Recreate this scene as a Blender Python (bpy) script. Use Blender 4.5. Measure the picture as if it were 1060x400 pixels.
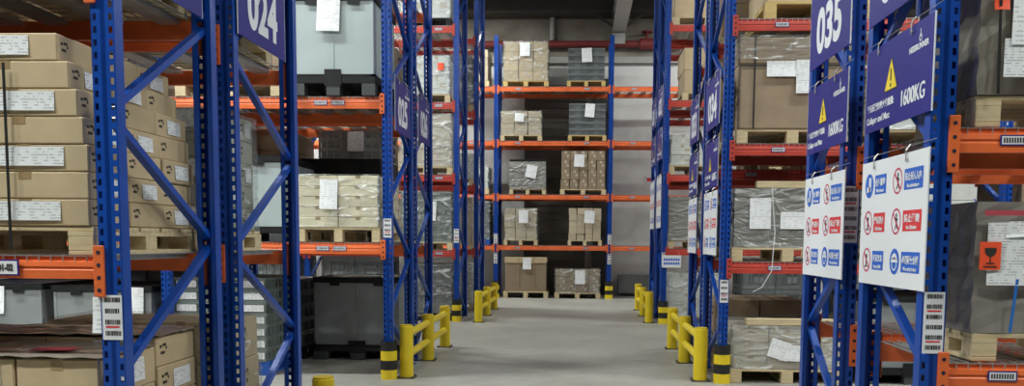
import bpy, math, random
from mathutils import Matrix, Vector
random.seed(7)
PI = math.pi
for o in list(bpy.data.objects): bpy.data.objects.remove(o)
SC = bpy.context.scene
COL = SC.collection

# ------------------------------------------------------------------ camera, world, lights, exposure
cam = bpy.data.cameras.new('camera'); camo = bpy.data.objects.new('camera', cam); COL.objects.link(camo)
cam.sensor_width = 36; cam.lens = 900 / 1060 * 36
cam.shift_x = -28 / 1060; cam.shift_y = 128 / 1060
cam.clip_end = 200
R = Matrix.Rotation(math.radians(2.5), 4, 'Z') @ Matrix.Rotation(math.radians(85), 4, 'X') @ Matrix.Rotation(math.radians(.43), 4, 'Z')
camo.matrix_world = Matrix.Translation((0, 0, 1.5)) @ R
SC.camera = camo
SC.view_settings.view_transform = 'Standard'; SC.view_settings.look = 'None'
SC.view_settings.gamma = 1; SC.view_settings.use_curve_mapping = False
SC.view_settings.exposure = 0.1

w = bpy.data.worlds.new('hall'); SC.world = w; w.use_nodes = True
w.node_tree.nodes['Background'].inputs[0].default_value = (.80, .90, 1.0, 1)
w.node_tree.nodes['Background'].inputs[1].default_value = .015

LAMPS = [(x, y) for y in (1.6, 7.75, 13.9, 21.0) for x in (-8.4, -5.2, -2.2, 2.2, 5.2, 8.4)]
LAMP_W = {1.6: 290, 7.75: 260, 13.9: 185, 21.0: 290}
LAMP_Z = 7.7
for x, y in LAMPS:
    l = bpy.data.lights.new('led_light', 'AREA'); l.shape = 'RECTANGLE'; l.size = 1.5; l.size_y = .22
    l.energy = LAMP_W[y] * (.16 if abs(x) < 3 else 1.25) * (1.12 if x < 0 else .68); l.color = (.95, 1.0, .955)
    o = bpy.data.objects.new('led_light', l); o.location = (x, y, LAMP_Z - .07); COL.objects.link(o)

# ------------------------------------------------------------------ helpers
def mat(name, color, rough=.6, metal=0, noise=0, nscale=8, bump=0, bscale=30, rand=0, spec=.5, stretch=None, obj_coords=True):
    m = bpy.data.materials.new(name); m.use_nodes = True
    nt = m.node_tree; N = nt.nodes; L = nt.links; b = N['Principled BSDF']
    b.inputs['Base Color'].default_value = (*color, 1); b.inputs['Roughness'].default_value = rough
    b.inputs['Metallic'].default_value = metal; b.inputs['Specular IOR Level'].default_value = spec
    tc = N.new('ShaderNodeTexCoord'); vec = tc.outputs['Object']
    if stretch:
        mp = N.new('ShaderNodeMapping'); mp.inputs['Scale'].default_value = stretch
        L.new(vec, mp.inputs[0]); vec = mp.outputs[0]
    last = None
    if noise:
        n = N.new('ShaderNodeTexNoise'); n.inputs['Scale'].default_value = nscale; n.inputs['Detail'].default_value = 6
        L.new(vec, n.inputs['Vector'])
        r = N.new('ShaderNodeMapRange'); r.inputs[1].default_value = .3; r.inputs[2].default_value = .7
        r.inputs[3].default_value = 1 - noise; r.inputs[4].default_value = 1 + noise
        L.new(n.outputs[0], r.inputs[0])
        mx = N.new('ShaderNodeVectorMath'); mx.operation = 'SCALE'; mx.inputs[0].default_value = color
        L.new(r.outputs[0], mx.inputs['Scale']); last = mx.outputs[0]
    if rand:
        oi = N.new('ShaderNodeObjectInfo')
        r = N.new('ShaderNodeMapRange'); r.inputs[3].default_value = 1 - rand; r.inputs[4].default_value = 1 + rand
        L.new(oi.outputs['Random'], r.inputs[0])
        mx = N.new('ShaderNodeVectorMath'); mx.operation = 'SCALE'
        if last: L.new(last, mx.inputs[0])
        else: mx.inputs[0].default_value = color
        L.new(r.outputs[0], mx.inputs['Scale']); last = mx.outputs[0]
    if last: L.new(last, b.inputs['Base Color'])
    if bump:
        n = N.new('ShaderNodeTexNoise'); n.inputs['Scale'].default_value = bscale; n.inputs['Detail'].default_value = 3
        L.new(vec, n.inputs['Vector'])
        bp = N.new('ShaderNodeBump'); bp.inputs['Strength'].default_value = bump; bp.inputs['Distance'].default_value = .02
        L.new(n.outputs[0], bp.inputs['Height']); L.new(bp.outputs[0], b.inputs['Normal'])
    return m

def film_mat(name, tint, opac, rough=.22, col=(.85, .87, .88), bump=1.0):
    m = bpy.data.materials.new(name); m.use_nodes = True
    nt = m.node_tree; N = nt.nodes; L = nt.links; b = N['Principled BSDF']; out = N['Material Output']
    b.inputs['Base Color'].default_value = (*col, 1); b.inputs['Roughness'].default_value = rough
    b.inputs['Specular IOR Level'].default_value = .9
    t = N.new('ShaderNodeBsdfTransparent'); t.inputs[0].default_value = (*tint, 1)
    tc = N.new('ShaderNodeTexCoord'); mp = N.new('ShaderNodeMapping')
    mp.inputs['Scale'].default_value = (1.3, 1.3, 3.2); mp.inputs['Rotation'].default_value = (.25, .12, .1)
    L.new(tc.outputs['Object'], mp.inputs[0])
    n = N.new('ShaderNodeTexNoise'); n.inputs['Scale'].default_value = 2.4; n.inputs['Detail'].default_value = 3; n.inputs['Distortion'].default_value = 1.6
    L.new(mp.outputs[0], n.inputs['Vector'])
    bp = N.new('ShaderNodeBump'); bp.inputs['Strength'].default_value = bump; bp.inputs['Distance'].default_value = .06
    L.new(n.outputs[0], bp.inputs['Height']); L.new(bp.outputs[0], b.inputs['Normal'])
    r = N.new('ShaderNodeMapRange'); r.inputs[1].default_value = .54; r.inputs[2].default_value = .68  # opacity streaks for crease whitening, standing in for glossy highlights
    r.inputs[3].default_value = opac; r.inputs[4].default_value = min(1, opac + .45)
    L.new(n.outputs[0], r.inputs[0])
    mx = N.new('ShaderNodeMixShader'); L.new(r.outputs[0], mx.inputs[0]); L.new(t.outputs[0], mx.inputs[1]); L.new(b.outputs[0], mx.inputs[2])
    L.new(mx.outputs[0], out.inputs[0])
    return m

def paper_mat(name, scale=60, base=(.86, .88, .9), ink=(.32, .33, .36)):
    m = bpy.data.materials.new(name); m.use_nodes = True
    nt = m.node_tree; N = nt.nodes; L = nt.links; b = N['Principled BSDF']; b.inputs['Roughness'].default_value = .7
    tc = N.new('ShaderNodeTexCoord')
    sx = N.new('ShaderNodeSeparateXYZ'); L.new(tc.outputs['Object'], sx.inputs[0])
    s = N.new('ShaderNodeMath'); s.operation = 'MULTIPLY'; s.inputs[1].default_value = scale; L.new(sx.outputs[2], s.inputs[0])
    fr = N.new('ShaderNodeMath'); fr.operation = 'FRACT'; L.new(s.outputs[0], fr.inputs[0])
    gt = N.new('ShaderNodeMath'); gt.operation = 'GREATER_THAN'; gt.inputs[1].default_value = .62; L.new(fr.outputs[0], gt.inputs[0])
    n = N.new('ShaderNodeTexNoise'); n.inputs['Scale'].default_value = scale * .45; L.new(tc.outputs['Object'], n.inputs['Vector'])
    g2 = N.new('ShaderNodeMath'); g2.operation = 'GREATER_THAN'; g2.inputs[1].default_value = .52; L.new(n.outputs[0], g2.inputs[0])
    mu = N.new('ShaderNodeMath'); mu.operation = 'MULTIPLY'; L.new(gt.outputs[0], mu.inputs[0]); L.new(g2.outputs[0], mu.inputs[1])
    mx = N.new('ShaderNodeMix'); mx.data_type = 'RGBA'; mx.inputs[6].default_value = (*base, 1); mx.inputs[7].default_value = (*ink, 1)
    L.new(mu.outputs[0], mx.inputs[0]); L.new(mx.outputs[2], b.inputs['Base Color'])
    return m

M = {
 'blue': mat('rack_blue_enamel', (.004, .062, .37), .33, noise=.12, nscale=5),
 'orange': mat('beam_orange_enamel', (.80, .155, .040), .42, noise=.12, nscale=6),
 'red': mat('beam_red_enamel', (.50, .052, .034), .42, noise=.12, nscale=6),
 'zinc': mat('zinc_wire', (.55, .54, .52), .35, .7),
 'galv': mat('galvanised_strip', (.42, .42, .41), .4, .6, noise=.2),
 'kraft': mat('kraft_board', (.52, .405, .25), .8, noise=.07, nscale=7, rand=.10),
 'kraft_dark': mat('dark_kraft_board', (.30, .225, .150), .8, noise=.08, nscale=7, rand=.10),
 'kraft_pale': mat('pale_kraft_board', (.52, .44, .31), .8, noise=.06, nscale=7, rand=.08),
 'cream': mat('cream_board', (.74, .68, .50), .75, noise=.05, rand=.06),
 'greybox': mat('grey_green_board', (.36, .37, .31), .75, noise=.1, rand=.12),
 'whitebox': mat('white_board', (.68, .70, .66), .7, noise=.08, rand=.08),
 'tape': mat('brown_tape', (.36, .25, .13), .3),
 'tape_pale': mat('pale_tape', (.52, .45, .34), .5),
 'print': mat('black_print', (.03, .025, .02), .7),
 'wood': mat('pallet_wood', (.60, .49, .30), .8, noise=.18, nscale=4, stretch=(1, 8, 8)),
 'wood2': mat('yellow_pallet_wood', (.58, .42, .17), .8, noise=.18, nscale=4, stretch=(1, 8, 8)),
 'black': mat('black_plastic', (.010, .011, .012), .55, noise=.2, spec=.3),
 'footgrey': mat('dark_foot_plastic', (.05, .056, .06), .5),
 'bluepl': mat('blue_plastic', (.012, .09, .42), .5),
 'grey': mat('light_grey_plastic', (.40, .47, .48), .5, noise=.05, nscale=3),
 'dgrey': mat('dark_grey_plastic', (.235, .255, .26), .5, noise=.10, nscale=3),
 'crate': mat('grey_crate_plastic', (.17, .19, .195), .45, noise=.12, rand=.15),
 'crate2': mat('grey_green_crate_plastic', (.21, .255, .24), .45, noise=.12, rand=.12),
 'crate_lit': mat('lit_grey_crate_plastic', (.36, .38, .38), .45, noise=.1, rand=.1),  # grey crate colour raised to imitate light on the dim upper crates
 'yellow': mat('safety_yellow', (.80, .60, .018), .42, noise=.06),
 'bandblack': mat('band_black', (.014, .013, .012), .55),
 'white': mat('sign_white', (.80, .82, .86), .45),
 'violet': mat('sign_blue_violet', (.017, .017, .215), .45, noise=.04, spec=.3),
 'symblue': mat('symbol_blue', (.02, .13, .60), .45),
 'symred': mat('symbol_red', (.72, .04, .05), .45),
 'crimson': mat('symbol_crimson', (.55, .02, .10), .45),
 'warn': mat('warning_yellow', (.88, .66, .03), .4),
 'orangered': mat('orange_red_label', (.95, .10, .03), .5),
 'pink': mat('pink_paper', (.48, .06, .09), .6),
 'paper': paper_mat('document_paper', 45, ink=(.62, .64, .66)),
 'label': paper_mat('shipping_label_paper', 75, (.80, .82, .84), (.45, .46, .48)),
 'film': film_mat('stretch_film', (.90, .91, .90), .10, .18),
 'film_white': film_mat('cloudy_stretch_film', (.85, .87, .87), .26, .22),
 'film_brown': film_mat('thick_brown_film', (.55, .52, .47), .66, .34, (.26, .235, .205)),
 'film_grey': film_mat('thick_grey_film', (.5, .5, .5), .72, .30, (.34, .34, .32)),
 'bag': mat('taupe_dust_cover', (.26, .235, .20), .2, noise=.12, nscale=4, bump=1.0, bscale=2.6),
 'bag2': mat('taupe_cover_low', (.26, .24, .215), .2, noise=.12, nscale=4, bump=1.0, bscale=2.6),
 'strap': mat('black_strap', (.02, .02, .02), .4),
 'bstrap': mat('blue_strap', (.02, .16, .55), .4),
 'gstrap': mat('green_strap', (.05, .22, .06), .4),
 'wstrap': mat('white_strap', (.7, .72, .72), .4),
 'hole': mat('socket_dark', (.008, .010, .03), .8),
 'redpipe': mat('red_pipe_paint', (.22, .035, .035), .5),
 'steelgrey': mat('grey_steel_paint', (.42, .42, .40), .55, noise=.08),
 'darksteel': mat('dark_steel_paint', (.06, .058, .052), .6),
}

class MB:
    def __init__(s): s.v = []; s.f = []; s.m = []
    def face(s, pts, m=0):
        n = len(s.v); s.v += [tuple(p) for p in pts]; s.f.append(tuple(range(n, n + len(pts)))); s.m.append(m)
    def box(s, x0, x1, y0, y1, z0, z1, m=0, tf=None):
        p = [(x0,y0,z0),(x1,y0,z0),(x1,y1,z0),(x0,y1,z0),(x0,y0,z1),(x1,y0,z1),(x1,y1,z1),(x0,y1,z1)]
        if tf is not None: p = [tuple(tf @ Vector(q)) for q in p]
        n = len(s.v); s.v += p
        for q in ((0,3,2,1),(4,5,6,7),(0,1,5,4),(1,2,6,5),(2,3,7,6),(3,0,4,7)):
            s.f.append(tuple(n + i for i in q)); s.m.append(m)
        return s
    def cbox(s, x0, x1, y0, y1, z0, z1, m=0, c=.004):
        # box with chamfered edges
        X = (x0, x1); Y = (y0, y1); Z = (z0, z1); idx = {}
        sg = (1, -1)
        for i in (0, 1):
            for j in (0, 1):
                for k in (0, 1):
                    a = (X[i], Y[j], Z[k]); d = (sg[i]*c, sg[j]*c, sg[k]*c)
                    for ax in range(3):
                        p = [a[t] + (0 if t == ax else d[t]) for t in range(3)]
                        idx[(i,j,k,ax)] = len(s.v); s.v.append(tuple(p))
        def F(l): s.f.append(tuple(idx[q] for q in l)); s.m.append(m)
        F([(0,0,0,0),(0,0,1,0),(0,1,1,0),(0,1,0,0)]); F([(1,0,0,0),(1,1,0,0),(1,1,1,0),(1,0,1,0)])
        F([(0,0,0,1),(1,0,0,1),(1,0,1,1),(0,0,1,1)]); F([(0,1,0,1),(0,1,1,1),(1,1,1,1),(1,1,0,1)])
        F([(0,0,0,2),(0,1,0,2),(1,1,0,2),(1,0,0,2)]); F([(0,0,1,2),(1,0,1,2),(1,1,1,2),(0,1,1,2)])
        for k in (0,1):
            for j in (0,1): F([(0,j,k,1),(1,j,k,1),(1,j,k,2),(0,j,k,2)])
            for i in (0,1): F([(i,0,k,0),(i,1,k,0),(i,1,k,2),(i,0,k,2)])
        for i in (0,1):
            for j in (0,1): F([(i,j,0,0),(i,j,1,0),(i,j,1,1),(i,j,0,1)])
        for i in (0,1):
            for j in (0,1):
                for k in (0,1): F([(i,j,k,0),(i,j,k,1),(i,j,k,2)])
        return s
    def bar(s, a, b, w, h, m=0, up=(0,0,1)):
        a = Vector(a); b = Vector(b); d = (b - a); L = d.length; d.normalize()
        u = Vector(up); sx = d.cross(u)
        if sx.length < 1e-4: sx = d.cross(Vector((1,0,0)))
        sx.normalize(); sz = sx.cross(d)
        tf = Matrix.Translation(a) @ Matrix((sx, d, sz)).transposed().to_4x4()
        return s.box(-w/2, w/2, 0, L, -h/2, h/2, m, tf)
    def tube(s, a, b, r, n=12, m=0, r2=None):
        a = Vector(a); b = Vector(b); d = (b-a).normalized(); r2 = r if r2 is None else r2
        x = d.orthogonal().normalized(); y = d.cross(x); k = len(s.v)
        for c, rr in ((a, r), (b, r2)):
            for i in range(n):
                t = 2*PI*i/n; s.v.append(tuple(c + (x*math.cos(t) + y*math.sin(t))*rr))
        for i in range(n):
            j = (i+1) % n; s.f.append((k+i, k+j, k+n+j, k+n+i)); s.m.append(m)
        s.f.append(tuple(k+i for i in range(n))[::-1]); s.m.append(m)
        s.f.append(tuple(k+n+i for i in range(n))); s.m.append(m)
        return s
    def ring(s, c, r0, r1, n=28, m=0, axis='y'):      # flat ring facing -Y with thickness
        k = len(s.v)
        for rr in (r0, r1):
            for i in range(n):
                t = 2*PI*i/n; s.v.append((c[0] + rr*math.cos(t), c[1], c[2] + rr*math.sin(t)))
        for i in range(n):
            j = (i+1) % n; s.f.append((k+i, k+n+i, k+n+j, k+j)[::-1]); s.m.append(m)
        return s
    def disc(s, c, r, n=28, m=0, sx=1, a0=0, a1=2*PI):
        k = len(s.v)
        for i in range(n):
            t = a0 + (a1-a0)*i/(n if a1-a0 > 6.2 else n-1); s.v.append((c[0] + r*sx*math.cos(t), c[1], c[2] + r*math.sin(t)))
        s.f.append(tuple(range(k, k+n))); s.m.append(m); return s
    def mesh(s, name, mats):
        me = bpy.data.meshes.new(name); me.from_pydata(s.v, [], s.f)
        for x in mats: me.materials.append(M[x] if isinstance(x, str) else x)
        me.polygons.foreach_set('material_index', s.m); me.update(); return me
    def build(s, name, mats, parent=None, loc=(0,0,0), rotz=0):
        return put(name, s.mesh(name, mats), parent, loc, rotz)

def put(name, me, parent=None, loc=(0,0,0), rotz=0):
    o = bpy.data.objects.new(name, me); COL.objects.link(o); o.location = loc; o.rotation_euler.z = rotz
    if parent is not None: o.parent = parent
    return o
def tag(o, label, cat, group=None, kind=None):
    o['label'] = label; o['category'] = cat
    if group: o['group'] = group
    if kind: o['kind'] = kind
    return o
def empty(name, loc=(0,0,0), rotz=0):
    o = bpy.data.objects.new(name, None); COL.objects.link(o); o.location = loc; o.rotation_euler.z = rotz; o.empty_display_size = .2
    return o
def struct(o, label=None):
    o['kind'] = 'structure'
    if label: o['label'] = label
    return o
CACHE = {}
def cached(key, fn):
    if key not in CACHE: CACHE[key] = fn()
    return CACHE[key]

# ------------------------------------------------------------------ setting
def concrete():
    m = mat('concrete_floor', (.335, .325, .295), .38, noise=.16, nscale=.8)
    N = m.node_tree.nodes; L = m.node_tree.links; b = N['Principled BSDF']
    src = b.inputs['Base Color'].links[0].from_socket
    tc = N.new('ShaderNodeTexCoord'); n = N.new('ShaderNodeTexNoise'); n.inputs['Scale'].default_value = 14; n.inputs['Detail'].default_value = 8
    mp = N.new('ShaderNodeMapping'); mp.inputs['Scale'].default_value = (.35, 1.3, 1); mp.inputs['Rotation'].default_value = (0, 0, .35)
    L.new(tc.outputs['Object'], mp.inputs[0]); L.new(mp.outputs[0], n.inputs['Vector'])
    r = N.new('ShaderNodeMapRange'); r.inputs[1].default_value = .35; r.inputs[2].default_value = .65; r.inputs[3].default_value = .80; r.inputs[4].default_value = 1.12
    L.new(n.outputs[0], r.inputs[0])
    s = N.new('ShaderNodeVectorMath'); s.operation = 'SCALE'; L.new(src, s.inputs[0]); L.new(r.outputs[0], s.inputs['Scale']); L.new(s.outputs[0], b.inputs['Base Color'])
    r2 = N.new('ShaderNodeMapRange'); r2.inputs[3].default_value = .3; r2.inputs[4].default_value = .62; L.new(n.outputs[0], r2.inputs[0]); L.new(r2.outputs[0], b.inputs['Roughness'])
    return m
def wallmat():
    m = mat('plaster_wall', (.74, .745, .73), .8, noise=.07, nscale=2)
    N = m.node_tree.nodes; L = m.node_tree.links; b = N['Principled BSDF']
    src = b.inputs['Base Color'].links[0].from_socket
    tc = N.new('ShaderNodeTexCoord'); sx = N.new('ShaderNodeSeparateXYZ'); L.new(tc.outputs['Object'], sx.inputs[0])
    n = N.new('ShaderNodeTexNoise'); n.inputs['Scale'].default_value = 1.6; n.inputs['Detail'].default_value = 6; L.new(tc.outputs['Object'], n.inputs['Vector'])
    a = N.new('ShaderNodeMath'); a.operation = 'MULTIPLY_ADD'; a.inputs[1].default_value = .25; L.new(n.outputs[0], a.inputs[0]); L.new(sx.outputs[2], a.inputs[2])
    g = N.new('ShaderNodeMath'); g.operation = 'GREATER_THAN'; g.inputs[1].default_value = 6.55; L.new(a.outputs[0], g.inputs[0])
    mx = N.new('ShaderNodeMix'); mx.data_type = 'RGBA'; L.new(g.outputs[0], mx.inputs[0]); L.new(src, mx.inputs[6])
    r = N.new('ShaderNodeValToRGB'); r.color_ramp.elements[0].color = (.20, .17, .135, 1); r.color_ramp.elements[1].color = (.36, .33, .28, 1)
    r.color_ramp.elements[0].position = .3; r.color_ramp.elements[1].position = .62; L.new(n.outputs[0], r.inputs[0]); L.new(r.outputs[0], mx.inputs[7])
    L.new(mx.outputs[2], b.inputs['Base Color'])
    return m
M['concrete'] = concrete(); M['wall'] = wallmat()
M['cladding'] = mat('side_cladding', (.10, .10, .10), .8, noise=.1)
M['ceil'] = mat('ceiling_dark', (.055, .052, .048), .9, noise=.2, nscale=1)  # one dark tone, mottled by noise
M['door'] = mat('brown_grey_shutter', (.15, .135, .115), .55, noise=.08, nscale=2)

struct(MB().box(-12, 12, -3, 24.6, -.12, 0).build('floor', ['concrete']))
struct(MB().box(-12, 12, 24.4, 24.7, 0, 8.5).build('wall_back', ['wall']))
struct(MB().box(-12.2, -12, -3, 24.7, 0, 8.5).build('wall_left', ['cladding']))
struct(MB().box(12, 12.2, -3, 24.7, 0, 8.5).build('wall_right', ['cladding']))
struct(MB().box(-12.2, 12.2, -3, 24.7, 8.5, 8.7).build('ceiling', ['ceil']))
mb = MB().box(-12, 12, 23.6, 24.39, 7.55, 8.49)
for x in range(-10, 12, 4): mb.box(x, x+.12, 23.5, 23.6, 7.7, 8.4)
struct(mb.build('trim_1', ['darksteel']))
mb = MB()
for k in range(28): mb.box(-1.42, .12, 24.34 - (.02 if k % 2 else 0), 24.40, .19*k, .19*k + .186)
mb.box(-1.50, -1.42, 24.30, 24.40, 0, 5.4); mb.box(.12, .20, 24.30, 24.40, 0, 5.4); mb.box(-1.5, .2, 24.28, 24.40, 5.32, 5.75)
struct(mb.build('door_1', ['door']))
struct(MB().box(.42, .80, 24.15, 24.39, 0, 5.9).build('trim_2', ['darksteel']))
# girder along the passage with its knee braces
g = empty('roof_girder', (1.04, 0, 7.1)); tag(g, 'pale grey steel girder under ceiling above the far rack post', 'girder')
mb = MB().box(-.18, .18, 4, 24.3, 0, .03).box(-.02, .02, 4, 24.3, .03, .45).box(-.18, .18, 4, 24.3, .45, .48)
mb.build('flange', ['steelgrey'], g)
MB().bar((-.05, 23.9, .05), (-1.1, 23.9, .75), .07, .07).build('knee_brace', ['darksteel'], g)
MB().bar((.05, 23.9, .05), (1.1, 23.9, .75), .07, .07).build('knee_brace', ['darksteel'], g)
MB().box(-.17, .17, 24.0, 24.38, -.3, -.02).build('end_bracket', ['steelgrey'], g)
# pipes on the wall
p = empty('sprinkler_pipe', (0, 24.16, 6.82)); tag(p, 'dark red sprinkler pipe running along the wall above the far rack', 'pipe')
MB().tube((-8, 0, 0), (8, 0, 0), .09, 14).build('pipe_run', ['redpipe'], p)
mb = MB().tube((1.62, 0, 0), (2.0, 0, 0), .15, 14).tube((1.81, 0, 0), (1.81, 0, .30), .05, 10).tube((1.81, 0, .30), (1.81, 0, .33), .16, 16)
mb.build('valve', ['redpipe'], p)
for x in (-5, -1.3, 2.4, 6): MB().box(x, x+.06, -.02, .22, -.25, .1).build('pipe_bracket', ['darksteel'], p)
tag(MB().box(-8, 8, -.06, .06, -.08, .08).build('cable_tray', ['steelgrey'], None, (0, 24.3, 6.42)), 'grey cable tray on the wall just below the red sprinkler pipe', 'cable tray')
tag(MB().tube((0, 0, 0), (0, 0, .75), .07, 10).build('vent_pipe', ['steelgrey'], None, (-.75, 24.28, 6.95)), 'short upright grey pipe stub on the wall under the ceiling', 'pipe')
b = empty('wall_cabinet', (1.12, 23.9, 0)); tag(b, 'low dark grey steel cabinet standing against the white wall', 'cabinet')
MB().cbox(0, 1.5, 0, .45, .06, .58, c=.01).build('body', ['dgrey'], b); MB().box(.03, .74, -.015, 0, .1, .55).box(.76, 1.47, -.015, 0, .1, .55).build('cabinet_door', ['dgrey'], b)
MB().box(.06, 1.44, .03, .42, 0, .06).build('plinth', ['black'], b)
tag(MB().box(-.14, .14, -.03, 0, -.2, .2).box(-.11, .11, -.035, -.03, .05, .15, 1).build('notice_board', ['white', 'symred'], None, (2.0, 24.39, 3.1)), 'small white notice on the white back wall beyond the empty shelves', 'notice')

ORD = ['bottom', 'second', 'third', 'fourth', 'fifth', 'sixth', 'seventh', 'eighth', 'ninth', 'tenth']
# LED fixtures
def lamp_mesh():
    mb = MB().box(-.78, .78, -.14, .14, 0, .06); return mb.mesh('housing', ['steelgrey'])
em = bpy.data.materials.new('led_diffuser'); em.use_nodes = True
bb = em.node_tree.nodes['Principled BSDF']; bb.inputs['Base Color'].default_value = (.9, .9, .9, 1); bb.inputs['Emission Color'].default_value = (1, .97, .91, 1); bb.inputs['Emission Strength'].default_value = 6
lh = lamp_mesh(); ld = MB().box(-.75, .75, -.11, .11, -.02, 0).mesh('diffuser', [em]); lr = MB().tube((-.6, 0, .06), (-.6, 0, .74), .008, 6).tube((.6, 0, .06), (.6, 0, .74), .008, 6).mesh('suspension', ['zinc'])
for x, y in LAMPS:
    an = {1.6: 'aisle before the racks with signs 023 and 036', 7.75: 'aisle before sign 034', 13.9: 'aisle before the hanging white notice', 21.0: 'aisle before the far rack'}[y]
    e = empty('led_fixture', (x, y, LAMP_Z)); tag(e, ORD[(-8.4, -5.2, -2.2, 2.2, 5.2, 8.4).index(x)].replace('bottom', 'first') + ' LED batten over the ' + an, 'ceiling light', 'led battens')
    put('housing', lh, e); put('diffuser', ld, e); put('suspension', lr, e)

# ------------------------------------------------------------------ racks
def post_mesh(wd, dp, h, pitch, slot):
    """open C upright: slotted web at y=0, flanges, return lips. Origin at the centre of the web's foot."""
    def f():
        mb = MB(); hw = wd/2; sw = wd*.15
        xs = [-hw, -hw*.68 - sw/2, -hw*.68 + sw/2, hw*.68 - sw/2, hw*.68 + sw/2, hw]
        n = int(h / pitch); zs = [0]
        for i in range(n): zs += [i*pitch + pitch*(.5 - slot/2), i*pitch + pitch*(.5 + slot/2)]
        zs.append(h)
        nx = len(xs); V = [(x, 0, z) for z in zs for x in xs]; mb.v = V
        for r in range(len(zs)-1):
            hole = r % 2 == 1
            for c in range(nx-1):
                if hole and c in (1, 3): continue
                a = r*nx + c; mb.f.append((a, a+1, a+nx+1, a+nx)); mb.m.append(0)
        lip = wd*.26
        for sgn in (-1, 1):
            x = sgn*hw
            mb.box(min(x, x - sgn*.003), max(x, x - sgn*.003), 0, dp, 0, h)
            mb.box(min(x, x - sgn*lip), max(x, x - sgn*lip), dp-.003, dp, 0, h)
            mb.box(min(x-sgn*lip, x-sgn*(lip-.003)), max(x-sgn*lip, x-sgn*(lip-.003)), dp-.018, dp-.003, 0, h)
        # shallow groove line down the middle of the web
        mb.box(-wd*.10, wd*.10, .0, .008, 0, h)
        return mb.mesh('post', ['blue'])
    return cached(('post', wd, dp, h, pitch, slot), f)

def beam_mesh(L, h, m):
    def f():
        mb = MB(); pr = [(0, 0), (.045, 0), (.045, h), (.018, h), (.018, h*.80), (.004, h*.76), (0, h*.55), (.004, h*.52), (.004, h*.42), (0, h*.38)]
        n = len(pr); k = 0
        for x in (0, L):
            for y, z in pr: mb.v.append((x, y, z))
        for i in range(n):
            j = (i+1) % n; mb.f.append((i, n+i, n+j, j)); mb.m.append(0)
        mb.f.append(tuple(range(n))); mb.m.append(0); mb.f.append(tuple(range(n, 2*n))[::-1]); mb.m.append(0)
        return mb.mesh('beam', [m])
    return cached(('beam', round(L, 3), h, m), f)
def conn_mesh(h, m):
    def f():
        mb = MB().cbox(-.026, .026, 0, .012, 0, h, c=.003).box(-.026, -.020, .012, .06, 0, h)
        for i in range(4): mb.tube((0, .0, h*(.13 + .245*i)), (0, -.0015, h*(.13 + .245*i)), .010, 8, 1)
        return mb.mesh('beam_connector', [m, 'hole'])
    return cached(('conn', h, m), f)
def deck_mesh(L, D):
    def f():
        mb = MB(); t = .0045
        n = max(2, int(L/.055))
        for i in range(n+1):
            x = i*L/n; mb.box(x-t/2, x+t/2, -.006, D, 0, t); mb.box(x-t/2, x+t/2, -.006, -.001, -.035, 0)
        for j in range(int(D/.1)+1): mb.box(0, L, j*.1, j*.1+t, -t, 0)
        mb.box(0, L, -.008, -.002, -.038, -.033)
        for c in (.14, .5, .86): mb.box(L*c-.06, L*c+.06, .05, D-.05, -.03, -.006, 1)
        return mb.mesh('wire_deck', ['zinc', 'galv'])
    return cached(('deck', round(L, 2), round(D, 2)), f)
def barcode_mesh(wd, h, rows):
    def f():
        mb = MB().box(-wd/2, wd/2, -.002, 0, 0, h); rnd = random.Random(3)
        rh = h/rows
        for r in range(rows):
            z = r*rh; x = -wd*.36
            while x < wd*.38:
                q = rnd.uniform(.002, .006); mb.box(x, x+q, -.003, -.002, z+rh*.38, z+rh*.8, 1); x += q + rnd.uniform(.0015, .004)
            if r % 3 == 1: mb.box(-wd*.34, wd*.34, -.003, -.002, z+rh*.08, z+rh*.24, 2)
        return mb.mesh('barcode_label', ['white', 'print', 'symred'])
    return cached(('bar', wd, h, rows), f)
def beamtag_mesh():
    def f():
        mb = MB().box(-.07, .07, -.003, 0, -.025, .025).box(-.063, .063, -.004, -.003, -.019, .019, 1)
        for i in range(9): mb.box(-.055+i*.0125, -.048+i*.0125, -.005, -.004, -.012, .012, 2)
        return mb.mesh('location_label', ['violet', 'white', 'print'])
    return cached('btag', f)

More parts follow.
